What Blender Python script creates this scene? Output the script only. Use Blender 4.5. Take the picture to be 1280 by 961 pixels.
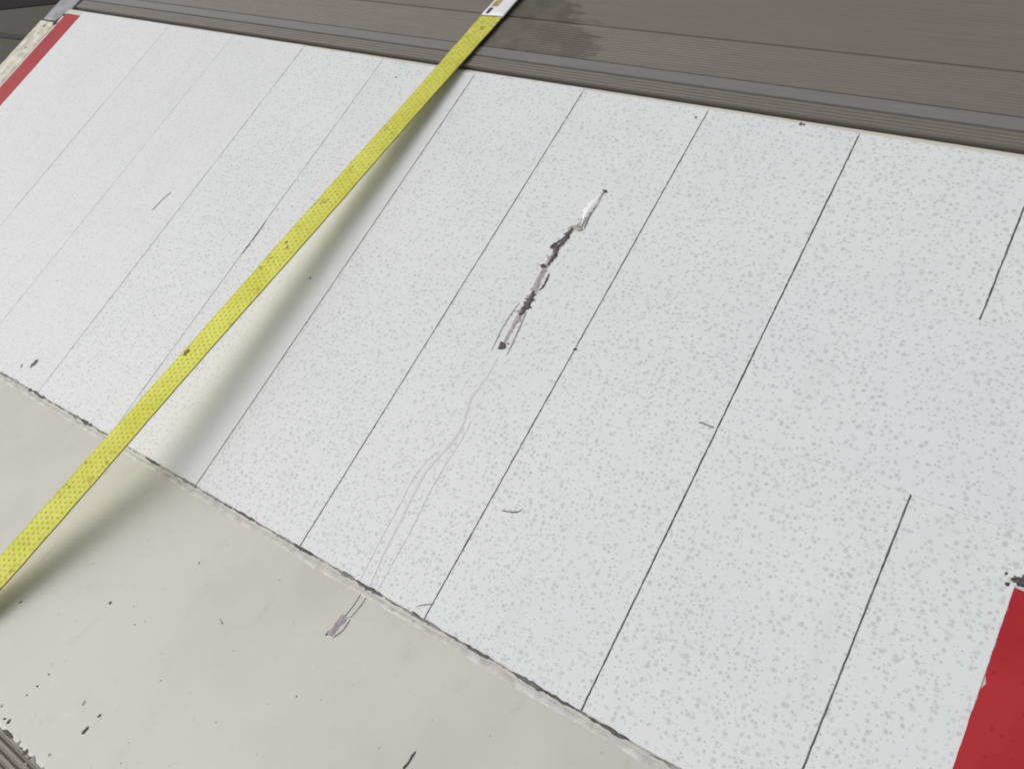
import bpy, bmesh, math, random
from mathutils import Matrix, Vector
random.seed(7)
for o in list(bpy.data.objects): bpy.data.objects.remove(o)
scene = bpy.context.scene
COL = scene.collection

# ---------------------------------------------------------------- camera
cam_data = bpy.data.cameras.new('camera')
cam_data.sensor_width = 36.0
cam_data.lens = 28.74
cam_data.clip_start = 0.01
cam_data.clip_end = 500.0
cam = bpy.data.objects.new('camera', cam_data)
COL.objects.link(cam)
cam.matrix_world = Matrix.Translation((1.14, 0.0, 0.95)) @ Matrix((
    (0.81773, -0.30772, 0.48645),
    (0.47987, 0.83116, -0.28089),
    (-0.31788, 0.46312, 0.82733))).to_4x4()
scene.camera = cam

# ---------------------------------------------------------------- sky and sun (overcast)
SUN_EL, SUN_AZ = math.radians(50.0), math.radians(193.0)   # azimuth: direction the light comes from, from +X counter-clockwise
world = bpy.data.worlds.new('World')
scene.world = world
world.use_nodes = True
wn = world.node_tree
bg = wn.nodes['Background']
sky = wn.nodes.new('ShaderNodeTexSky')
sky.sky_type = 'NISHITA'
sky.sun_disc = False
sky.sun_elevation = SUN_EL
sky.sun_rotation = math.radians(90.0) - SUN_AZ
sky.air_density = 1.0
sky.dust_density = 6.0
sky.ozone_density = 1.0
hs = wn.nodes.new('ShaderNodeHueSaturation')
hs.inputs['Saturation'].default_value = 0.22          # cloud cover: a nearly white sky
wn.links.new(sky.outputs[0], hs.inputs['Color'])
wn.links.new(hs.outputs[0], bg.inputs['Color'])
bg.inputs['Strength'].default_value = 0.105
sun_data = bpy.data.lights.new('sun', 'SUN')
sun_data.energy = 0.88
sun_data.angle = math.radians(72.0)
sun_data.color = (1.0, 0.985, 0.965)
sun = bpy.data.objects.new('sun', sun_data)
COL.objects.link(sun)
to_sun = Vector((math.cos(SUN_EL)*math.cos(SUN_AZ), math.cos(SUN_EL)*math.sin(SUN_AZ), math.sin(SUN_EL)))
sun.rotation_euler = to_sun.to_track_quat('Z', 'Y').to_euler()
sun.location = to_sun * 10
vs = scene.view_settings
vs.view_transform = 'Standard'
vs.look = 'None'
vs.gamma = 1.0
vs.use_curve_mapping = False
vs.exposure = -0.06
scene.cycles.filter_width = 1.9

# ---------------------------------------------------------------- material helpers
class NT:
    def __init__(self, name):
        self.m = bpy.data.materials.new(name)
        self.m.use_nodes = True
        self.t = self.m.node_tree
        self.b = self.t.nodes['Principled BSDF']
    def n(self, typ, **kw):
        nd = self.t.nodes.new(typ)
        for k, v in kw.items(): setattr(nd, k, v)
        return nd
    def l(self, a, b): self.t.links.new(a, b)
    def val(self, sock, v):
        if hasattr(v, 'is_output'): self.l(v, sock)
        else: sock.default_value = v
    def math(self, op, a, b=0.0, c=None):
        nd = self.n('ShaderNodeMath', operation=op)
        self.val(nd.inputs[0], a); self.val(nd.inputs[1], b)
        if c is not None: self.val(nd.inputs[2], c)
        return nd.outputs[0]
    def ramp(self, v, lo, hi, a=0.0, b=1.0):
        nd = self.n('ShaderNodeMapRange', interpolation_type='SMOOTHSTEP')
        self.val(nd.inputs['Value'], v)
        self.val(nd.inputs['From Min'], lo); self.val(nd.inputs['From Max'], hi)
        self.val(nd.inputs['To Min'], a); self.val(nd.inputs['To Max'], b)
        return nd.outputs[0]
    def mix(self, f, a, b):
        nd = self.n('ShaderNodeMix', data_type='RGBA')
        self.val(nd.inputs[0], f)
        self.val(nd.inputs[6], a if hasattr(a, 'is_output') else tuple(a) + (1.0,))
        self.val(nd.inputs[7], b if hasattr(b, 'is_output') else tuple(b) + (1.0,))
        return nd.outputs[2]
    def coord(self, scale=(1, 1, 1), offs=None, kind='Object'):
        tc = self.n('ShaderNodeTexCoord')
        mp = self.n('ShaderNodeMapping')
        mp.inputs['Scale'].default_value = scale
        self.l(tc.outputs[kind], mp.inputs['Vector'])
        if offs is not None: self.l(offs, mp.inputs['Location'])
        return mp.outputs[0]
    def noise(self, vec, scale, detail=3.0, rough=0.55):
        nd = self.n('ShaderNodeTexNoise')
        self.l(vec, nd.inputs['Vector'])
        nd.inputs['Scale'].default_value = scale
        nd.inputs['Detail'].default_value = detail
        nd.inputs['Roughness'].default_value = rough
        return nd
    def bump(self, h, strength, dist):
        nd = self.n('ShaderNodeBump')
        self.l(h, nd.inputs['Height'])
        nd.inputs['Strength'].default_value = strength
        nd.inputs['Distance'].default_value = dist
        self.l(nd.outputs[0], self.b.inputs['Normal'])
    def done(self, col, rough=0.5, metal=0.0, spec=None):
        self.val(self.b.inputs['Base Color'], col if hasattr(col, 'is_output') else tuple(col) + (1.0,))
        self.val(self.b.inputs['Roughness'], rough)
        self.val(self.b.inputs['Metallic'], metal)
        if spec is not None: self.b.inputs['Specular IOR Level'].default_value = spec
        return self.m

def plain(name, col, rough=0.5, var=0.12, scale=60.0, metal=0.0):
    t = NT(name)
    n = t.noise(t.coord(), scale, 4.0)
    lo = tuple(c * (1 - var) for c in col); hi = tuple(min(1, c * (1 + var)) for c in col)
    t.bump(n.outputs[0], 0.2, 0.0006)
    return t.done(t.mix(t.ramp(n.outputs[0], 0.3, 0.7), lo, hi), rough, metal)

def make_film(name, base, spot, amount, spec=0.25, fade=None):
    t = NT(name)
    oi = t.n('ShaderNodeObjectInfo')
    sc = t.n('ShaderNodeVectorMath', operation='SCALE')
    cmb = t.n('ShaderNodeCombineXYZ')
    t.l(oi.outputs['Random'], cmb.inputs[0]); t.l(oi.outputs['Random'], cmb.inputs[1])
    t.l(cmb.outputs[0], sc.inputs[0]); sc.inputs['Scale'].default_value = 17.0
    v = t.coord(offs=sc.outputs[0])
    wob = t.noise(v, 110.0, 2.0)
    add = t.n('ShaderNodeVectorMath', operation='MULTIPLY_ADD')
    t.l(wob.outputs['Color'], add.inputs[0]); add.inputs[1].default_value = (0.0035, 0.0035, 0); t.l(v, add.inputs[2])
    flat = t.n('ShaderNodeVectorMath', operation='MULTIPLY')
    t.l(add.outputs[0], flat.inputs[0]); flat.inputs[1].default_value = (1, 1, 0)
    dens = t.noise(v, 6.0, 3.0)
    total = None
    for cell, rmax, keep in ((0.0092, 0.43, 0.33), (0.0140, 0.33, 0.44), (0.0066, 0.43, 0.52)):
        vo = t.n('ShaderNodeTexVoronoi', voronoi_dimensions='2D')
        off = t.n('ShaderNodeVectorMath', operation='ADD'); t.l(flat.outputs[0], off.inputs[0]); off.inputs[1].default_value = (cell * 31.7, cell * 17.3, 0)
        t.l(off.outputs[0], vo.inputs['Vector'])
        vo.inputs['Scale'].default_value = 1.0 / cell
        sep = t.n('ShaderNodeSeparateColor'); t.l(vo.outputs['Color'], sep.inputs[0])
        rad = t.math('MULTIPLY_ADD', sep.outputs[0], rmax * 0.62, rmax * 0.38)
        thr = t.math('MULTIPLY_ADD', dens.outputs[0], -0.9, keep + 0.45)
        on = t.math('GREATER_THAN', sep.outputs[1], thr)
        inner = t.math('MULTIPLY', rad, 0.25)
        m = t.ramp(vo.outputs['Distance'], inner, rad, 1.0, 0.0)
        m = t.math('MULTIPLY', t.math('MULTIPLY', m, on), t.math('MULTIPLY_ADD', sep.outputs[2], 0.6, 0.4))
        total = m if total is None else t.math('MAXIMUM', total, m)
    cloud = t.noise(v, 3.2, 4.0)
    tint = t.mix(t.ramp(cloud.outputs[0], 0.30, 0.70), (base[0]*0.972, base[1]*0.974, base[2]*0.977), (base[0]*1.01, base[1]*1.008, base[2]*1.005))
    smear = t.noise(t.coord((5.0, 0.7, 1.0)), 5.0, 5.0, 0.65)
    tint = t.mix(t.ramp(smear.outputs[0], 0.52, 0.75, 0.0, 0.22), tint, (0.60, 0.61, 0.60))
    grime = t.noise(t.coord((1, 1, 1)), 900.0, 2.0)
    tint = t.mix(t.ramp(grime.outputs[0], 0.55, 0.8, 0.0, 0.18), tint, spot)
    t.bump(t.noise(v, 40.0, 3.0).outputs[0], 0.08, 0.001)
    if fade:                      # speckles thin out towards one side of this strip
        sx = t.n('ShaderNodeSeparateXYZ'); t.l(t.coord(), sx.inputs[0])
        amount = t.ramp(sx.outputs[0], fade[0], fade[1], amount, 0.10)
    col = t.mix(t.math('MULTIPLY', total, amount), tint, spot)
    rough = t.math('MULTIPLY_ADD', cloud.outputs[0], 0.18, 0.30)
    return t.done(col, rough, 0.0, spec)

def make_cream(name, col):
    t = NT(name)
    v = t.coord()
    a = t.noise(v, 5.0, 5.0)
    c = t.mix(t.ramp(a.outputs[0], 0.3, 0.7), tuple(x * 0.93 for x in col), tuple(min(1, x * 1.04) for x in col))
    s = t.noise(v, 130.0, 3.0)
    c = t.mix(t.ramp(s.outputs[0], 0.66, 0.80, 0.0, 0.35), c, (0.30, 0.28, 0.24))
    d = t.noise(t.coord((1.0, 0.25, 1)), 28.0, 5.0, 0.65)
    c = t.mix(t.ramp(d.outputs[0], 0.55, 0.85, 0.0, 0.35), c, (0.40, 0.37, 0.31))
    t.bump(t.noise(v, 220.0, 2.0).outputs[0], 0.06, 0.0008)
    return t.done(c, t.math('MULTIPLY_ADD', a.outputs[0], 0.2, 0.28), 0.0, 0.45)

def make_grime(name, dark, light, lo, hi):
    t = NT(name)
    n = t.noise(t.coord((2.0, 1.0, 1.0)), 14.0, 4.0, 0.65)
    return t.done(t.mix(t.ramp(n.outputs[0], lo, hi), dark, light), 0.7)

def make_red():
    t = NT('red_sheeting')
    v = t.coord()
    a = t.noise(v, 9.0, 4.0)
    c = t.mix(t.ramp(a.outputs[0], 0.3, 0.7), (0.38, 0.024, 0.032), (0.45, 0.035, 0.043))
    s = t.noise(v, 75.0, 4.0, 0.6)
    c = t.mix(t.ramp(s.outputs[0], 0.60, 0.74, 0.0, 0.55), c, (0.16, 0.014, 0.02))
    return t.done(c, 0.45, 0.0, 0.15)

def make_webbing():
    t = NT('yellow_webbing')
    uv = t.n('ShaderNodeUVMap')
    sep = t.n('ShaderNodeSeparateXYZ'); t.l(uv.outputs[0], sep.inputs[0])
    across, along = sep.outputs[0], sep.outputs[1]        # across 0..1, along in metres
    r = t.math('MULTIPLY', across, 5.6)
    row = t.math('FLOOR', r)
    fr = t.math('SUBTRACT', t.math('FRACT', r), 0.5)
    par = t.math('MULTIPLY', t.math('MODULO', row, 2.0), 0.5)
    q = t.math('ADD', t.math('DIVIDE', along, 0.0092), par)
    fq = t.math('SUBTRACT', t.math('FRACT', q), 0.5)
    d2 = t.math('ADD', t.math('POWER', t.math('MULTIPLY', fr, 4.6), 2.0), t.math('POWER', t.math('MULTIPLY', fq, 3.4), 2.0))
    dot = t.ramp(d2, 0.15, 1.0, 1.0, 0.0)
    edge = t.math('ABSOLUTE', t.math('SUBTRACT', across, 0.5))
    dot = t.math('MULTIPLY', dot, t.ramp(edge, 0.40, 0.44, 1.0, 0.0))
    v = t.coord()
    yarn = t.math('SINE', t.math('MULTIPLY', t.math('ADD', t.math('DIVIDE', along, 0.0029), t.math('MULTIPLY', edge, 9.0)), 6.2832))
    yarn01 = t.math('MULTIPLY_ADD', yarn, 0.5, 0.5)
    big = t.noise(v, 9.0, 4.0, 0.6)
    fine = t.noise(v, 130.0, 3.0, 0.7)
    c = t.mix(t.ramp(big.outputs[0], 0.3, 0.7), (0.70, 0.69, 0.095), (0.84, 0.83, 0.18))
    c = t.mix(t.math('MULTIPLY', yarn01, t.ramp(fine.outputs[0], 0.3, 0.7, 0.08, 0.35)), c, (0.40, 0.34, 0.03))
    c = t.mix(t.math('MULTIPLY', dot, t.ramp(fine.outputs[0], 0.3, 0.65, 0.30, 0.85)), c, (0.27, 0.235, 0.03))
    stain = t.math('MULTIPLY', t.ramp(t.noise(v, 21.0, 4.0, 0.6).outputs[0], 0.56, 0.74), t.ramp(fine.outputs[0], 0.35, 0.6))
    c = t.mix(t.math('MULTIPLY', stain, 0.8), c, (0.16, 0.13, 0.03))
    used = t.ramp(along, 0.45, 1.25, 0.42, 0.0)            # the buckle end is dirtier
    c = t.mix(t.math('MULTIPLY', used, t.ramp(fine.outputs[0], 0.3, 0.7, 0.5, 1.0)), c, (0.34, 0.30, 0.05))
    border = t.ramp(edge, 0.455, 0.485)
    c = t.mix(t.math('MULTIPLY', border, 0.8), c, (0.22, 0.19, 0.05))
    h = t.math('SUBTRACT', t.math('MULTIPLY', yarn01, 0.4), dot)
    t.bump(h, 0.5, 0.0010)
    return t.done(c, 0.75, 0.0, 0.2)

def make_deck():
    t = NT('weathered_aluminium')
    v = t.coord()
    long_ = t.noise(t.coord((1.2, 45.0, 1.0)), 4.0, 5.0, 0.65)
    big = t.noise(v, 4.5, 4.0)
    fine = t.noise(t.coord((12, 160, 1)), 3.0, 3.0)
    c = t.mix(t.ramp(long_.outputs[0], 0.3, 0.7), (0.178, 0.157, 0.140), (0.205, 0.184, 0.167))
    c = t.mix(t.ramp(big.outputs[0], 0.3, 0.75, 0.0, 0.5), c, (0.192, 0.168, 0.148))
    c = t.mix(t.ramp(fine.outputs[0], 0.5, 0.75, 0.0, 0.25), c, (0.15, 0.135, 0.12))
    # dark damp stain soaked along the grooves, with ragged ends
    pos = t.n('ShaderNodeSeparateXYZ'); t.l(v, pos.inputs[0])
    rag = t.noise(t.coord((2.5, 26.0, 0.0)), 3.0, 4.0, 0.7)
    rag2 = t.noise(v, 22.0, 4.0, 0.6)
    x = t.math('ADD', pos.outputs[0], t.math('MULTIPLY_ADD', rag.outputs[0], 0.24, -0.12))
    x = t.math('ADD', x, t.math('MULTIPLY_ADD', rag2.outputs[0], 0.10, -0.05))
    yy = t.math('ADD', pos.outputs[1], t.math('MULTIPLY_ADD', rag2.outputs[0], 0.024, -0.012))
    lim = t.ramp(yy, 0.93, 1.08, 0.40, 0.30)
    st = t.math('MULTIPLY', t.ramp(t.math('SUBTRACT', lim, x), 0.0, 0.018), t.ramp(x, 0.11, 0.16))
    st = t.math('MULTIPLY', st, t.ramp(yy, 0.922, 0.930))
    c = t.mix(t.math('MULTIPLY', st, t.ramp(rag2.outputs[0], 0.3, 0.65, 0.45, 0.85)), c, (0.085, 0.073, 0.057))
    # pale dried splashes
    spl = t.noise(t.coord((1.0, 2.0, 1.0)), 26.0, 5.0, 0.7)
    c = t.mix(t.ramp(spl.outputs[0], 0.64, 0.78, 0.0, 0.5), c, (0.30, 0.28, 0.26))
    t.bump(fine.outputs[0], 0.25, 0.0008)
    return t.done(c, t.math('MULTIPLY_ADD', st, -0.12, 0.52), 0.15, 0.4)

def make_smooth_alu():
    t = NT('smooth_aluminium')
    n = t.noise(t.coord((2.0, 40.0, 1)), 4.0, 4.0, 0.6)
    c = t.mix(t.ramp(n.outputs[0], 0.3, 0.7), (0.195, 0.182, 0.171), (0.218, 0.206, 0.196))
    return t.done(c, 0.50, 0.1, 0.5)

def make_ground():
    t = NT('asphalt')
    v = t.coord()
    a = t.noise(v, 120.0, 4.0, 0.7); b = t.noise(v, 1.5, 4.0)
    c = t.mix(t.ramp(a.outputs[0], 0.3, 0.7), (0.060, 0.054, 0.045), (0.100, 0.090, 0.075))
    c = t.mix(t.ramp(b.outputs[0], 0.35, 0.7, 0.0, 0.5), c, (0.045, 0.042, 0.038))
    t.bump(a.outputs[0], 0.5, 0.006)
    return t.done(c, 0.85)

def make_torn():
    t = NT('scraped_primer')
    v = t.coord((1.0, 0.35, 1.0))
    a = t.noise(v, 190.0, 4.0, 0.65); b = t.noise(t.coord((1.6, 0.3, 1)), 420.0, 3.0, 0.6)
    c = t.mix(t.ramp(a.outputs[0], 0.35, 0.65), (0.31, 0.25, 0.285), (0.50, 0.455, 0.48))
    c = t.mix(t.ramp(b.outputs[0], 0.54, 0.66, 0.0, 0.8), c, (0.15, 0.115, 0.135))
    c = t.mix(t.ramp(b.outputs[0], 0.40, 0.30, 0.0, 0.7), c, (0.70, 0.69, 0.70))
    t.bump(b.outputs[0], 0.6, 0.0012)
    return t.done(c, 0.5)

M = {
    'film': make_film('white_speckled_sheeting', (0.748, 0.761, 0.765), (0.40, 0.42, 0.42), 0.60),
    'film_glare': make_film('glare_faded_sheeting', (0.745, 0.755, 0.76), (0.42, 0.44, 0.44), 0.40),  # glare on the far-left strips put into the colour as fainter speckles
    'film_clear': make_film('plain_sheeting', (0.745, 0.757, 0.761), (0.40, 0.42, 0.42), 0.58, fade=(0.045, 0.115)),
    'film_patch': make_film('bluish_speckled_sheeting', (0.745, 0.760, 0.766), (0.40, 0.42, 0.425), 0.60),
    'cream': make_cream('cream_paint', (0.62, 0.607, 0.545)),
    'worn': plain('worn_cream_edge', (0.60, 0.57, 0.47), 0.6, 0.30, 35.0),
    'red': make_red(),
    'grime': make_grime('black_joint_grime', (0.07, 0.07, 0.07), (0.22, 0.22, 0.22), 0.40, 0.80),
    'grime_mid': make_grime('grey_joint_grime', (0.16, 0.16, 0.165), (0.58, 0.58, 0.58), 0.40, 0.66),
    'grime_faint': make_grime('faint_joint_grime', (0.42, 0.42, 0.43), (0.70, 0.71, 0.71), 0.36, 0.58),
    'edge_grey': make_grime('grey_edge_dirt', (0.14, 0.14, 0.135), (0.38, 0.375, 0.36), 0.3, 0.7),
    'lightmark': plain('faint_scuff', (0.40, 0.385, 0.35), 0.6, 0.2, 150.0),
    'dark': plain('dark_scrape', (0.085, 0.070, 0.076), 0.6, 0.65, 260.0),
    'mauve': make_torn(),
    'greywad': plain('grey_torn_film', (0.40, 0.38, 0.34), 0.5, 0.25, 200.0),
    'curl': plain('white_torn_film', (0.85, 0.85, 0.86), 0.25, 0.03, 90.0),
    'glue': plain('clear_glue_track', (0.635, 0.645, 0.635), 0.40, 0.06, 80.0),
    'glue_line': plain('glue_edge', (0.655, 0.665, 0.66), 0.5, 0.08, 80.0),
    'greymark': plain('grey_scuff_and_shade', (0.24, 0.24, 0.24), 0.6, 0.3, 120.0),
    'chip': plain('paint_chip', (0.085, 0.075, 0.068), 0.7, 0.5, 200.0),
    'bead': plain('pale_sealant', (0.60, 0.59, 0.555), 0.55, 0.16, 60.0),
    'web': make_webbing(),
    'weblabel': plain('white_label', (0.80, 0.80, 0.82), 0.35, 0.05, 50.0),
    'navy': plain('navy_print', (0.03, 0.025, 0.07), 0.5, 0.3, 200.0),
    'ochre': plain('ochre_print', (0.42, 0.30, 0.10), 0.5, 0.4, 200.0),
    'webstain': plain('oily_webbing', (0.20, 0.18, 0.045), 0.8, 0.6, 400.0),
    'thread': plain('olive_thread', (0.16, 0.15, 0.03), 0.8, 0.3, 200.0),
    'deck': make_deck(),
    'smooth': make_smooth_alu(),
    'rail': plain('galvanised_rail', (0.27, 0.27, 0.29), 0.5, 0.22, 30.0, 0.3),
    'joint_gap_black': plain('black_joint_and_gap_shade', (0.02, 0.02, 0.02), 0.8, 0.3, 40.0),  # dark joint colour, also paints the shade in the rail gap and holes
    'ground': make_ground(),
    'ground_dark': plain('dark_wet_asphalt', (0.012, 0.006, 0.008), 1.0, 0.4, 50.0),
}

# ---------------------------------------------------------------- mesh helpers
def link(name, verts, faces, mat, parent=None, smooth=False, uvs=None):
    me = bpy.data.meshes.new(name)
    me.from_pydata([tuple(v) for v in verts], [], faces)
    bm = bmesh.new(); bm.from_mesh(me)
    bmesh.ops.recalc_face_normals(bm, faces=bm.faces)
    bm.to_mesh(me); bm.free()
    if uvs:
        lay = me.uv_layers.new(name='UVMap')
        for lp in me.loops: lay.data[lp.index].uv = uvs[lp.vertex_index]
    if smooth:
        for p in me.polygons: p.use_smooth = True
    me.materials.append(mat)
    o = bpy.data.objects.new(name, me)
    COL.objects.link(o)
    if parent is not None: o.parent = parent
    return o

def empty(name, label, cat, group=None):
    o = bpy.data.objects.new(name, None); COL.objects.link(o)
    o['label'] = label; o['category'] = cat
    if group: o['group'] = group
    return o

YC = -0.0105                       # the fold between the white field and the lower cream field
TAN = math.tan(math.radians(15.0))
def surf(y):                       # top surface: sheeting above the fold, bare paint below it
    return 0.0 if y > YC else (YC - y) * TAN - 0.0012

def prism(name, outline, z0, z1, mat, parent=None, bevel=0.0):
    n = len(outline)
    vs_ = [(x, y, z1) for x, y in outline] + [(x, y, z0) for x, y in outline]
    fs = [tuple(range(n)), tuple(range(2*n-1, n-1, -1))] + [(i, (i+1) % n, n+(i+1) % n, n+i) for i in range(n)]
    o = link(name, vs_, fs, mat, parent)
    if bevel:
        b = o.modifiers.new('bevel', 'BEVEL'); b.width = bevel; b.segments = 2; b.limit_method = 'ANGLE'
    return o

def extrude_x(name, profile, x0, x1, mat, parent=None, nx=1, smooth=False):
    """closed profile of (y, z) swept along X"""
    n = len(profile); vs_ = []; fs = []
    for i in range(nx + 1):
        x = x0 + (x1 - x0) * i / nx
        vs_ += [(x, y, z) for y, z in profile]
    for i in range(nx):
        for j in range(n):
            a = i*n + j; b = i*n + (j+1) % n
            fs.append((a, b, b+n, a+n))
    fs += [tuple(range(n)), tuple(range(nx*n, nx*n+n))]
    return link(name, vs_, fs, mat, parent, smooth)

def smooth_path(pts, step):
    out = []
    P = [Vector(p) for p in pts]
    if len(P) < 3:
        n = max(2, int((P[1]-P[0]).length/step))
        return [P[0].lerp(P[1], i/n) for i in range(n+1)]
    for i in range(len(P)-1):
        p0 = P[i-1] if i else P[0]*2-P[1]
        p1, p2 = P[i], P[i+1]
        p3 = P[i+2] if i+2 < len(P) else P[-1]*2-P[-2]
        n = max(1, int((p2-p1).length/step))
        for k in range(n):
            t = k/n
            out.append(0.5*((2*p1)+(p2-p0)*t+(2*p0-5*p1+4*p2-p3)*t*t+(3*p1-p0-3*p2+p3)*t**3))
    out.append(P[-1])
    return out

def ribbon(name, pts, width, mat, parent=None, height=0.0005, lift=0.0002, jit=0.25, step=0.003, taper=True, zf=surf, wf=None, rag=0.0):
    """low arched strip following the surface: scratches, beads, torn edges"""
    path = smooth_path(pts, step)
    N = len(path); vs_ = []; fs = []
    for i, p in enumerate(path):
        d = path[min(i+1, N-1)] - path[max(i-1, 0)]
        nrm = Vector((-d.y, d.x)); nrm = nrm.normalized() if nrm.length > 1e-9 else Vector((1, 0))
        t = i/(N-1)
        w = width*(wf(t) if wf else 1.0)
        if taper: w *= min(1.0, 0.25 + 4.0*min(t, 1-t))
        wl = w*0.5*(1+random.uniform(-jit, jit)); wr = w*0.5*(1+random.uniform(-jit, jit))
        if rag and random.random() < rag: wl *= 1.8
        if rag and random.random() < rag: wr *= 1.8
        for s, h in ((-wl, 0.0), (-wl*0.55, 0.75), (0, 1.0), (wr*0.55, 0.75), (wr, 0.0)):
            q = p + nrm*s
            vs_.append((q.x, q.y, zf(q.y) + lift + h*height))
        if i:
            a = (i-1)*5; b = i*5
            fs += [(a+k, a+k+1, b+k+1, b+k) for k in range(4)]
    return link(name, vs_, fs, mat, parent, True)

def blob(name, x, y, r, mat, parent=None, h=0.0004, zf=surf, n=9, stretch=1.0, ang=0.0):
    vs_ = [(x, y, zf(y) + 0.0002 + h)]
    for i in range(n):
        a = 2*math.pi*i/n; rr = r*random.uniform(0.6, 1.25)
        dx, dy = rr*math.cos(a)*stretch, rr*math.sin(a)
        qx = x + dx*math.cos(ang) - dy*math.sin(ang); qy = y + dx*math.sin(ang) + dy*math.cos(ang)
        vs_.append((qx, qy, zf(qy) + 0.0002))
    return link(name, vs_, [(0, 1+i, 1+(i+1) % n) for i in range(n)], mat, parent, True)

# ---------------------------------------------------------------- setting
GZ = -0.75
g = link('ground', [(-250, -250, GZ), (250, -250, GZ), (250, 250, GZ), (-250, 250, GZ)], [(0, 1, 2, 3)], M['ground'])
g['kind'] = 'structure'
g = prism('pavement_joint', [(-8, 1.03), (-1.6, 1.41), (-1.6, 1.44), (-8, 1.06)], GZ - 0.02, GZ + 0.004, M['joint_gap_black'])
g['kind'] = 'structure'
g = prism('dark_asphalt_patch', [(-8, 0.44), (-3.511, 1.472), (-3.076, 1.568), (-1.8, 1.86), (-1.8, 6.0), (-8, 6.0)], GZ - 0.02, GZ + 0.005, M['ground_dark'])
g['kind'] = 'structure'

# ---------------------------------------------------------------- flap panel
PX0, PX1 = -1.163, 1.372
YT = 0.8670                         # top edge, beside the deck
YB = -0.3825                        # lower edge
panel = empty('flap_panel', 'long cream painted flap faced with white speckled sheeting, red ends and a torn gouge', 'panel')
T = 0.018
def zc(y): return (YC - y) * TAN
prof = [(YT, -0.0040), (YT - 0.0015, -0.0022), (YT - 0.004, -0.0012), (YC + 0.012, -0.0012), (YC + 0.004, -0.0010), (YC - 0.004, zc(YC-0.004) - 0.0010),
        (YC - 0.012, zc(YC-0.012) - 0.0012), (YB + 0.006, zc(YB+0.006) - 0.0012), (YB + 0.0018, zc(YB) - 0.0022), (YB, zc(YB) - 0.0050),
        (YB, zc(YB) - T), (YC, -T - 0.001), (YT, -T - 0.001)]
extrude_x('plate', prof, PX0, PX1, M['cream'], panel, 1)
# worn end strip outside the red sheeting, stopping short at the rail
es = []
for i in range(41):
    y = 0.8135 + (YC - 0.8135) * i / 40
    es.append((-1.2365 + random.uniform(-0.002, 0.002), y))
outl = es + [(PX0 - 0.0005, YC), (PX0 - 0.0005, 0.800), (-1.172, 0.8135)]
prism('end_strip', outl, -T, -0.0006, M['worn'], panel, 0.0015)
prism('end_strip', [(PX1 + 0.0005, YC), (PX1 + 0.045, YC), (PX1 + 0.045, 0.8135), (PX1 + 0.0005, 0.8135)], -T, -0.0006, M['worn'], panel, 0.0015)

def U(u): return 0.95*u + 1.14
SEAMS = [(-1.964, 0.0003, 'grime_faint'), (-1.720, 0.0011, 'grime_faint'), (-1.4793, 0.0014, 'grime_mid'), (-1.2430, 0.0015, 'grime_mid'), (-1.0042, 0.0018, 'grime'),
         (-0.7626, 0.0019, 'grime'), (-0.5252, 0.0020, 'grime'), (-0.2838, 0.0023, 'grime'), (-0.0440, 0.0023, 'grime')]
RL0, RL1 = -1.1520, -1.0870         # left red strip
FT = 0.8585                         # upper end of the sheeting
xs = [RL1 + 0.0004] + [U(s[0]) for s in SEAMS] + [1.36]
gaps = [0.0] + [s[1]*0.7 for s in SEAMS] + [0.0]
def rag_line(x0, x1, y, amp, n):
    return [(x0 + (x1-x0)*i/n, y + (random.uniform(-amp, amp) if 0 < i < n else 0)) for i in range(n+1)]
def strip(name, x0, x1, y0, y1, mat, z0=-0.0011, z1=0.0, amp=0.0012, n=26):
    bot = rag_line(x0, x1, y0 + random.uniform(-0.0012, 0.0012), amp, n)
    top = rag_line(x1, x0, y1 + random.uniform(-0.003, 0.003), amp*0.5, n)
    return prism(name, bot + top, z0, z1, mat, panel)
RXL, RXR, RYT = U(0.0815), U(0.162), 0.3085      # right red strip starts part-way down
for i in range(len(xs) - 1):
    x0 = xs[i] + gaps[i]/2; x1 = xs[i+1] - gaps[i+1]/2
    if i < len(xs) - 2:
        strip('sheeting_strip', x0, x1, -0.0095, FT, M['film_glare' if i < 3 else ('film_clear' if i == 4 else 'film')])
    else:                             # last strip is notched round the red piece
        bot = rag_line(x0, RXL - 0.0004, -0.0095, 0.0012, 14)
        prism('sheeting_strip', bot + [(RXL - 0.0004, RYT + 0.002), (RXR + 0.0005, RYT + 0.002), (RXR + 0.0005, -0.0095), (1.36, -0.0095), (1.36, FT), (x0, FT)], -0.0011, 0.0, M['film'], panel)
prism('red_strip', [(RL0, -0.0098), (RL1, -0.0098), (RL1, 0.8475), (RL0, 0.8480)], -0.0011, 0.0002, M['red'], panel)
le = [(RXL + random.uniform(-0.0009, 0.0009) + (0.0028 if i == 13 else 0), RYT - (RYT + 0.0098)*i/40) for i in range(41)]
prism('red_strip', le + [(RXR, -0.0098), (RXR, RYT)], -0.0011, 0.0002, M['red'], panel)
# grime packed into the joints
for u, wdt, mt in SEAMS:
    x = U(u)
    ribbon('joint', [(x, 0.852), (x, -0.0115)], wdt*0.95, M[mt], panel, 0.0002, 0.0001, 0.32, 0.006, False, zf=lambda y: 0.0)
# overlapping repair sheet that hides the last joint for part of its length
px0, px1 = U(-0.2838) + 0.003, 1.36
strip('sheeting_patch', px0, px1, 0.3655, 0.6030, M['film_patch'], 0.00005, 0.0012, 0.0004, 14)
strip('sheeting_patch', RL1 + 0.004, U(-1.964) - 0.002, 0.30, 0.6080, M['film_glare'], 0.00005, 0.00025, 0.0004, 14)

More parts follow.
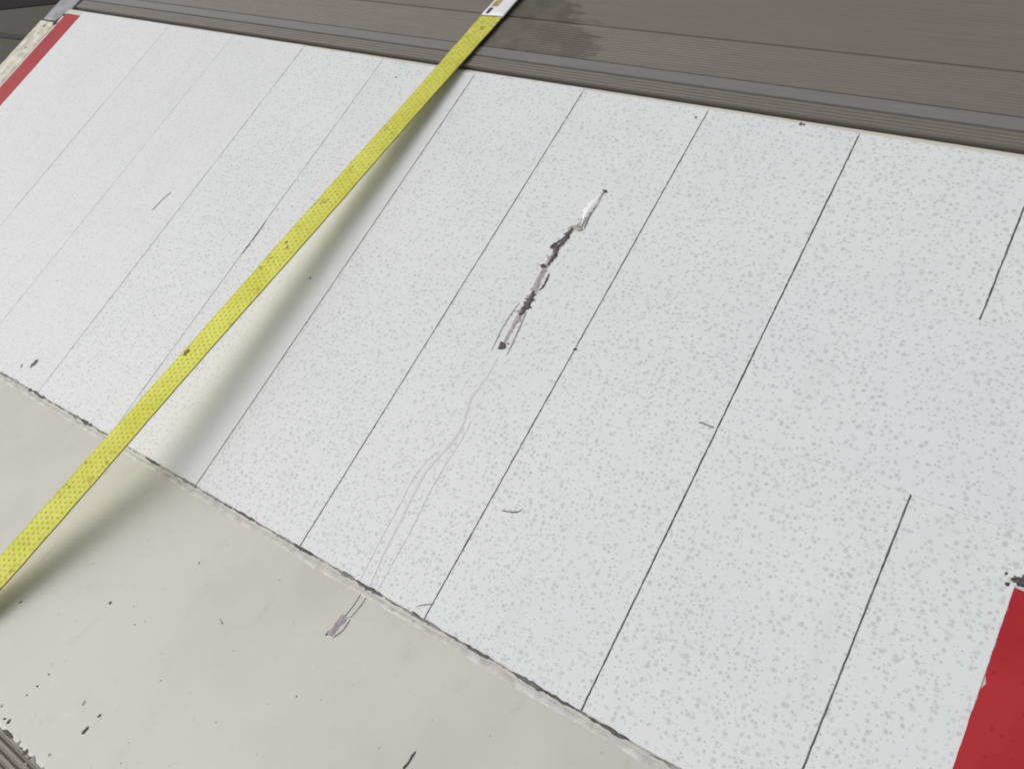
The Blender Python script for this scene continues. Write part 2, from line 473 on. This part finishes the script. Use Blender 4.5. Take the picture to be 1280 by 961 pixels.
# sealant bead and dirt along the fold
bead = [(PX0 + 0.02 + i*0.03, YC - 0.0085 + random.uniform(-0.001, 0.001)) for i in range(84)]
ribbon('sealant_bead', bead, 0.0105, M['bead'], panel, 0.0008, 0.0001, 0.16, 0.005, True, zf=lambda y: max(0.0, zc(y)) - 0.0012, wf=lambda t: 0.45 + 0.60*t + 0.16*math.sin(t*60) + 0.10*math.sin(t*23 + 1))
x = PX0 + 0.07
while x < 1.34:
    ln = random.uniform(0.010, 0.055)
    heavy = random.random() < 0.5
    k = random.uniform(-0.0006, 0.0006)
    ribbon('edge_dirt', [(x, -0.0108 + k), (x + ln/2, -0.0112 + random.uniform(-.0006, .0006)), (x + ln, -0.0108 + k)], random.uniform(0.003, 0.0055) if heavy else 0.0026,
           M['grime' if random.random() < .5 else 'edge_grey'] if heavy else M['grime_mid'], panel, 0.0005, 0.0002, 0.6, 0.004, True, zf=lambda y: 0.0)
    x += ln*random.uniform(0.82, 1.05)

D = {
    'gouge_bed': [(0.552, 0.6672), (0.5466, 0.6338), (0.5437, 0.6042), (0.5361, 0.5838), (0.5327, 0.5526), (0.53, 0.5238), (0.5316, 0.4909), (0.5355, 0.4612), (0.534, 0.4283), (0.5344, 0.3927), (0.5354, 0.369)],
    'curl': [(0.5515, 0.6654), (0.5467, 0.6441), (0.5452, 0.6293), (0.5457, 0.613), (0.5491, 0.5976)],
    'wad': [(0.5535, 0.5927), (0.5436, 0.594), (0.5346, 0.5936), (0.5352, 0.5856)],
    'dark1': [(0.5343, 0.5955), (0.5351, 0.5754), (0.5311, 0.5521), (0.5339, 0.5369), (0.5312, 0.5183)],
    'dark1b': [(0.5299, 0.5679), (0.5222, 0.5547), (0.5208, 0.5471)],
    'dark2': [(0.5327, 0.5156), (0.5274, 0.5151), (0.5196, 0.5156)],
    'dark3': [(0.5419, 0.5058), (0.5442, 0.4851), (0.541, 0.4744)],
    'dark4': [(0.5331, 0.472), (0.5361, 0.4537), (0.5357, 0.4383), (0.5334, 0.4262)],
    'dark5': [(0.5389, 0.3758), (0.5349, 0.37), (0.5317, 0.3659)],
    'lineL': [(0.5222, 0.4454), (0.5203, 0.4295), (0.5192, 0.4026), (0.5219, 0.3699), (0.5228, 0.3591)],
    'lineR': [(0.5406, 0.4361), (0.5441, 0.4109), (0.5483, 0.3754), (0.5494, 0.3611)],
    'tip': [(0.5572, 0.6685), (0.5519, 0.6697), (0.5488, 0.6706)],
    'track': [(0.5382, 0.353), (0.5389, 0.3282), (0.5366, 0.3039), (0.5337, 0.281), (0.5395, 0.2602), (0.5438, 0.242), (0.5436, 0.2155), (0.5375, 0.1896), (0.5319, 0.1654), (0.5317, 0.1335), (0.5357, 0.0853), (0.5396, 0.0385), (0.5472, -0.0122)],
    'trackL': [(0.5332, 0.1918), (0.5229, 0.1681), (0.5196, 0.1385), (0.5225, 0.1044), (0.5245, 0.0558), (0.5295, -0.0078)],
    'trackR': [(0.5541, 0.2526), (0.5558, 0.223), (0.5534, 0.1782), (0.5538, 0.1366), (0.5585, 0.0832), (0.5598, 0.03), (0.5612, -0.0079)],
    'cl1': [(0.5422, -0.0175), (0.5445, -0.0374), (0.5445, -0.0545)],
    'cl2': [(0.5519, -0.0187), (0.5536, -0.0364), (0.5525, -0.0539)],
    'cscuff': [(0.5445, -0.0545), (0.544, -0.0692), (0.5435, -0.0837)],
    'cscuff2': [(0.554, -0.0555), (0.5551, -0.0705), (0.5502, -0.0848)],
    'cscratch': [(0.7305, -0.136), (0.7308, -0.1464), (0.7306, -0.1589)],
    'arc': [(0.6628, 0.1558), (0.6704, 0.1579), (0.677, 0.1596), (0.684, 0.1627), (0.6879, 0.1691)],
    'tick': [(0.8454, 0.3626), (0.8569, 0.3635), (0.8668, 0.3627)],
    'cor': [(0.6224, -0.0012), (0.6293, 0.0044), (0.6417, 0.0115)],
    'cor2': [(0.6208, -0.0087), (0.6296, -0.0099), (0.6405, -0.0123)],
    'chipwhite': [(-0.325, 0.0412), (-0.3272, 0.0314), (-0.3288, 0.0237)],
    'chipwhite2': [(-0.3544, 0.0217), (-0.3506, 0.014)],
    'dotwhite': [(0.1361, 0.3728)],
    'dash1': [(-0.319, 0.4483), (-0.3247, 0.4303), (-0.3315, 0.3977)],
    'dash2': [(-0.0396, 0.4504), (-0.0391, 0.4115), (-0.0403, 0.3726)],
    'patchline': [(-0.9881, 0.6026), (-0.8574, 0.6108), (-0.7308, 0.6093)],
    'topm': [(0.7855, 0.8576), (0.7904, 0.8571), (0.6282, 0.8387), (0.019, 0.8192)],
    'cream_dots': [(0.2972, -0.0967, 0.0024), (0.2267, -0.2002, 0.0026), (0.2361, -0.3065, 0.0026), (0.2365, -0.324, 0.0019), (0.234, -0.3381, 0.0024), (0.3156, -0.3047, 0.0026), (0.3125, -0.3884, 0.0022), (0.3856, -0.2347, 0.0022), (0.434, -0.2251, 0.0019), (0.3315, -0.3662, 0.003), (0.4435, -0.1605, 0.0014), (0.5231, -0.091, 0.0014), (0.5664, -0.2326, 0.0016), (0.2149, -0.3647, 0.0026), (0.2349, -0.3717, 0.003), (0.2991, -0.3814, 0.0042), (0.2803, -0.3803, 0.0026), (0.3111, -0.3819, 0.0024), (0.3185, -0.3809, 0.003), (0.2897, -0.3814, 0.0018), (0.2969, -0.1932, 0.0012), (0.2881, -0.2029, 0.0014), (0.5612, -0.1609, 0.0024), (0.4124, -0.305, 0.0018), (0.423, -0.3247, 0.0024), (0.0984, -0.2656, 0.0017), (0.6138, -0.1159, 0.0016), (0.7268, -0.1007, 0.0017)],
    'cdash': [[(0.3498, -0.3014), (0.3484, -0.3065)], [(0.3473, -0.3191), (0.3477, -0.3253), (0.3473, -0.3298)], [(0.3921, -0.1394), (0.4024, -0.1427)], [(0.243, -0.3672), (0.2428, -0.374)], [(0.2679, -0.3797), (0.2464, -0.3808)]],
    'wet': [(0.1755, 0.9216), (0.4572, 0.9723), (0.3551, 1.0619), (0.3308, 0.9256), (0.2308, 1.0692)],
    'rail': [(-1.2328, 0.8138), (-1.1757, 0.8182), (-1.2353, 0.8894), (-1.1471, 0.8994), (-1.1637, 0.8079), (-1.1604, 0.838), (-1.1339, 0.871)],
    'redtopR': [(1.216, 0.31), (1.2253, 0.3107), (1.2093, 0.3159), (1.2678, 0.149), (1.2142, 0.3246)],
    'scuff': [(1.211, 0.3149), (1.2151, 0.3214), (1.2207, 0.3277)],
}
# the torn gouge
gouge = ribbon('gouge', D['gouge_bed'], 0.0105, M['mauve'], panel, 0.0003, 0.0002, 0.22, 0.004, True, wf=lambda t: 0.30 + 0.60*min(1, t*1.5), rag=0.10)
for k, w, mt, h in (('dark1', 0.0075, 'dark', 0.0010), ('dark1b', 0.0042, 'dark', 0.0008), ('dark2', 0.0050, 'dark', 0.0008), ('dark3', 0.0030, 'dark', 0.0006),
                    ('dark4', 0.0085, 'dark', 0.0010), ('dark5', 0.0085, 'dark', 0.0012), ('lineL', 0.0016, 'lightmark', 0.0003), ('lineR', 0.0022, 'lightmark', 0.0003),
                    ('tip', 0.0060, 'dark', 0.0012), ('wad', 0.0075, 'greywad', 0.0022)):
    ribbon('scrape_and_shade' if mt != 'greywad' else 'torn_film', D[k], w, M[mt], gouge, h, 0.0006, 0.45, 0.0022, True, rag=0.15)
ribbon('torn_film', D['curl'], 0.0120, M['curl'], gouge, 0.0022, 0.0006, 0.4, 0.003, True, wf=lambda t: 0.45 + 0.85*math.sin(math.pi*min(1, t*1.15))**2)
ribbon('scrape_and_shade', [(p[0] + 0.0062, p[1] - 0.002) for p in D['curl'][1:]], 0.0022, M['greymark'], gouge, 0.0005, 0.0008, 0.5, 0.003, True)  # grey line paints the shade along the lee side of the curl
for i in range(30):
    t = random.random(); k = t*(len(D['gouge_bed'])-1); a = int(k); p = Vector(D['gouge_bed'][a]).lerp(Vector(D['gouge_bed'][min(a+1, 10)]), k-a)
    blob('speck', p.x + random.gauss(0, 0.0055), p.y, random.uniform(0.0007, 0.0020), M[random.choice(['dark', 'greymark', 'lightmark'])], gouge, 0.0006)
# the long wavering track below it
track = ribbon('scratch_track', D['track'], 0.0066, M['glue'], panel, 0.0003, 0.0001, 0.25, 0.004, True)
for k, w, mt in (('trackL', 0.0016, 'glue_line'), ('trackR', 0.0014, 'glue_line')):
    ribbon('scratch_line', D[k], w, M[mt], track, 0.0002, 0.0002, 0.5, 0.004, True)
for k, w, mt in (('cl1', 0.0020, 'lightmark'), ('cl2', 0.0018, 'lightmark'), ('cscuff', 0.0095, 'mauve'), ('cscuff2', 0.0018, 'greymark')):
    ribbon('scratch_line', D[k], w, M[mt], track, 0.0006, 0.0003, 0.3, 0.003, mt != 'mauve')
blob('scratch_end', D['cscuff'][-1][0] - 0.0035, D['cscuff'][-1][1] - 0.001, 0.0022, M['chip'], track, 0.0008)
# small scratches and chips
blob('speck', U(-0.5252) + 0.001, 0.4035, 0.0028, M['dark'], panel)
blob('speck', U(-0.5252) + 0.0005, 0.398, 0.0020, M['greymark'], panel)
for k, w, mt in (('cscratch', 0.0028, 'dark'), ('arc', 0.0022, 'greymark'), ('tick', 0.0020, 'greymark'), ('cor', 0.0016, 'greymark'), ('cor2', 0.0034, 'dark'),
                 ('chipwhite', 0.0085, 'dark'), ('chipwhite2', 0.0035, 'greymark'), ('dash1', 0.0024, 'greymark'), ('dash2', 0.0026, 'grime')):
    ribbon('scratch', D[k], w, M[mt], panel, 0.0005, 0.0008 if k in ('scuff', 'tick') else 0.0003, 0.4, 0.0025, True, rag=0.1)
for (a, b) in [D['dotwhite'][0]] + D['topm'] + [D['chipwhite'][0], D['chipwhite'][2]]:
    blob('paint_chip', a, b, random.uniform(0.0018, 0.0032), M['chip'], panel)
for a, b, r in D['cream_dots']:
    if a > 0.36: r *= 0.6
    blob('paint_chip', a, b, r*random.uniform(0.7, 1.0), M[random.choice(['chip', 'chip', 'greymark']) if a < 0.34 else 'lightmark'], panel, stretch=random.uniform(0.7, 1.6), ang=random.uniform(0.8, 2.0))
for pl in D['cdash']:
    ribbon('paint_chip', pl, 0.0050 if pl[0][1] < -0.2 else 0.0024, M['chip' if pl[0][1] < -0.2 else 'lightmark'], panel, 0.0004, 0.0002, 0.3, 0.002, True)
for i in range(36):                   # faint specks over the bare paint
    blob('speck', random.uniform(0.0, 0.95), random.uniform(YB + 0.02, -0.03), random.uniform(0.0005, 0.0012), M['lightmark'], panel, 0.0001, stretch=random.uniform(0.8, 2.2), ang=random.uniform(0.5, 2.4))
for i in range(60):                   # chips along the worn lower edge
    x = random.uniform(-0.9, 1.3)
    blob('paint_chip', x, YB + 0.002 + abs(random.gauss(0.003, 0.004)), random.uniform(0.0012, 0.0040), M[random.choice(['chip', 'greymark'])], panel)
for i in range(46):                   # black specks above the red piece
    blob('speck', 1.2235 + random.gauss(0.0, 0.006), 0.3165 + random.gauss(0.0, 0.0035), random.uniform(0.0010, 0.0030), M['dark'], panel)
for i in range(14):
    blob('paint_chip', random.uniform(-1.23, -1.17), random.uniform(0.2, 0.8), random.uniform(0.002, 0.005), M['greymark'], panel, zf=lambda y: 0.0)

# ---------------------------------------------------------------- grooved deck behind
deck = empty('ribbed_deck', 'grooved grey-brown aluminium deck along the upper edge of the white panel', 'deck')
DT = math.tan(math.radians(4.5))
DY0, DX0, DX1 = 0.8705, -1.128, 1.60
def dz(y): return 0.004 - (y - 0.872)*DT
def plank(name, y0, y1, ribs, depth, mat, lip=0.0):
    """extrusion with n rounded ribs across its top"""
    top = [(y0, dz(y0) - 0.022), (y0, dz(y0) - 0.003), (y0 + 0.0012, dz(y0))]
    if ribs:
        p = (y1 - y0 - 0.003)/ribs
        for i in range(ribs):
            b = y0 + 0.0015 + i*p
            for f, h in ((0.0, -1), (0.14, -0.25), (0.34, 0.0), (0.60, 0.0), (0.80, -0.25), (0.95, -1)):
                y = b + f*p; top.append((y, dz(y) + h*depth))
    if lip:
        top += [(y1 - 0.010, dz(y1)), (y1 - 0.008, dz(y1) + lip), (y1 - 0.003, dz(y1) + lip)]
    top += [(y1 - 0.0012, dz(y1) + lip - 0.0004), (y1, dz(y1) - 0.003), (y1, dz(y1) - 0.022)]
    return extrude_x(name, top, DX0, DX1, mat, deck)
plank('edge_plank', DY0, 0.9000, 4, 0.0018, M['deck'])
plank('plank', 0.9002, 0.9255, 0, 0, M['smooth'])
plank('plank', 0.9256, 1.0125, 14, 0.0005, M['deck'], 0.0)
y = 1.0128
for k in range(2):
    plank('plank', y, y + 0.390, 60, 0.00018, M['deck'])
    y += 0.3903
rail_o = prism('side_rail', [(-1.234, 0.8185), (-1.176, 0.8195), (-1.163, 0.8420), (-1.150, 0.8700), (-1.150, 1.70), (-1.234, 1.70)], -0.055, -0.0005, M['rail'], deck, 0.004)
prism('gap_shade_strip', [(-1.148, 0.8720), (-1.1285, 0.8720), (-1.1285, 1.70), (-1.148, 1.70)], -0.05, -0.020, M['joint_gap_black'], deck)  # black strip put in for the shade in the gap beside the rail
blob('hole_shade', -1.166, 0.812, 0.0075, M['joint_gap_black'], deck, 0.0008, zf=lambda y: 0.0)  # black blobs paint the darkness inside the holes
blob('hole_shade', -1.158, 0.842, 0.0055, M['joint_gap_black'], deck, 0.0008, zf=lambda y: 0.0)

# ---------------------------------------------------------------- grooved sill beyond the lower edge
sill = empty('grooved_sill', 'narrow grooved grey-brown strip below the chipped lower edge of the cream panel', 'sill')
zb = zc(YB) - 0.022
y = YB - 0.004
for k, wd in enumerate((0.075, 0.09, 0.09)):
    top = [(y, zb - 0.03), (y, zb - 0.002)]
    n = 7
    for i in range(n):
        for f, h in ((0.05, -0.003), (0.25, 0.0), (0.70, 0.0), (0.92, -0.003)):
            top.append((y - (i+f)*wd/n, zb + h))
    top += [(y - wd, zb - 0.002), (y - wd, zb - 0.03)]
    extrude_x('plank', top, -1.25, 1.50, M['deck'], sill)
    y -= wd + 0.001

# ---------------------------------------------------------------- yellow lashing strap
strap = empty('lashing_strap', 'taut yellow webbing strap stretched across the panel, white label at its upper end', 'strap')
A = Vector((0.1302, 0.8805, 0.0085)); B = Vector((0.0728, -0.0162, 0.0750))
dirv = (B - A)/(A.y - B.y)            # per metre towards -Y
def sp(y): return A + dirv*(A.y - y)
pathS = [sp(1.50 - 0.02*i) for i in range(int((1.50 + 0.44)/0.02) + 1)]
last = pathS[-1]
for k in range(1, 16):                # drops over the outer edge of the sill
    a = k/15*math.radians(85)
    pathS.append(last + Vector((0, -0.26*math.sin(a), -0.26*(1-math.cos(a)))))
pathS += [pathS[-1] + Vector((0, -0.003, -0.36))]
W2, TH = 0.0250, 0.0026
sec = [(-W2, 0), (-W2+0.0006, TH*0.38), (-W2+0.002, TH*0.5), (-W2*0.5, TH*0.5), (0, TH*0.5), (W2*0.5, TH*0.5), (W2-0.002, TH*0.5), (W2-0.0006, TH*0.38), (W2, 0),
       (W2-0.002, -TH*0.5), (0, -TH*0.5), (-W2+0.002, -TH*0.5)]
def sweep(name, path, sec, mat, parent, roll=0.0, wav=0.0):
    vs_, fs, uv = [], [], []; n = len(sec); s = 0.0
    for i, p in enumerate(path):
        d = (path[min(i+1, len(path)-1)] - path[max(i-1, 0)]).normalized()
        side = Vector((-d.y, d.x, 0)).normalized() if abs(d.z) < 0.95 else Vector((1, 0, 0))
        if side.x < 0: side = -side
        side = (side + Vector((0, 0, math.sin(roll + wav*math.sin(i*0.21))))).normalized()
        up = side.cross(d).normalized()
        if up.dot(Vector((0, 0, 1))) < 0 and abs(d.z) < 0.9: up = -up
        if abs(d.z) >= 0.9 and up.y > 0: up = -up
        if i: s += (p - path[i-1]).length
        for a, b in sec:
            q = p + side*a*(1 + 0.015*math.sin(i*1.7)) + up*b
            vs_.append(q); uv.append(((a/W2 + 1)/2, s))
        if i:
            for j in range(n):
                k = (j+1) % n
                fs.append(((i-1)*n+j, (i-1)*n+k, i*n+k, i*n+j))
    fs += [tuple(range(n)), tuple(range((len(path)-1)*n, len(path)*n))]
    return link(name, vs_, fs, mat, parent, True, uv)
sweep('webbing', pathS, sec, M['web'], strap, 0.03, 0.03)
# sewn-on label
lab_path = [sp(1.125 - 0.014*i) + Vector((0, 0, 0.0003)) for i in range(10)]
lsec = [(a*1.03, b*1.5) for a, b in sec]
lab = sweep('label', lab_path, lsec, M['weblabel'], strap, 0.03, 0.0)
def on_strap(y, a, h=0.0026):
    p = sp(y); return p + Vector((a, a*0.03, h + a*0.03))
def patch(name, y0, y1, a0, a1, mat, parent, h=0.0028):
    link(name, [on_strap(y0, a0, h), on_strap(y0, a1, h), on_strap(y1, a1, h), on_strap(y1, a0, h)], [(0, 1, 2, 3)], mat, parent)
patch('print_bar', 1.004, 1.022, -0.019, -0.011, M['navy'], lab)
patch('print_square', 1.026, 1.043, -0.020, -0.005, M['ochre'], lab)
patch('print_bar', 1.0445, 1.050, -0.019, -0.004, M['navy'], lab)
patch('print_bar', 1.060, 1.064, -0.019, 0.016, M['navy'], lab)
patch('print_bar', 1.069, 1.072, -0.019, 0.010, M['navy'], lab)
patch('stitching', 0.9975, 0.9992, -0.0245, 0.0245, M['thread'], lab, 0.0025)

# oily spots worn into the webbing
for y_, a_, r_ in ((0.402, -0.010, 0.0034), (0.393, 0.000, 0.0026), (0.160, -0.016, 0.0050), (-0.10, -0.020, 0.0024), (-0.06, -0.019, 0.0020)):
    c_ = on_strap(y_, a_, 0.0022)
    n_ = 11
    vs_ = [c_]
    for i in range(n_):
        an = 2*math.pi*i/n_; rr = r_*random.uniform(0.45, 1.2)
        vs_.append(on_strap(y_ + rr*1.4*math.sin(an), a_ + rr*0.8*math.cos(an), 0.0019))
    link('stain', vs_, [(0, 1+i, 1+(i+1) % n_) for i in range(n_)], M['webstain'], strap, True)
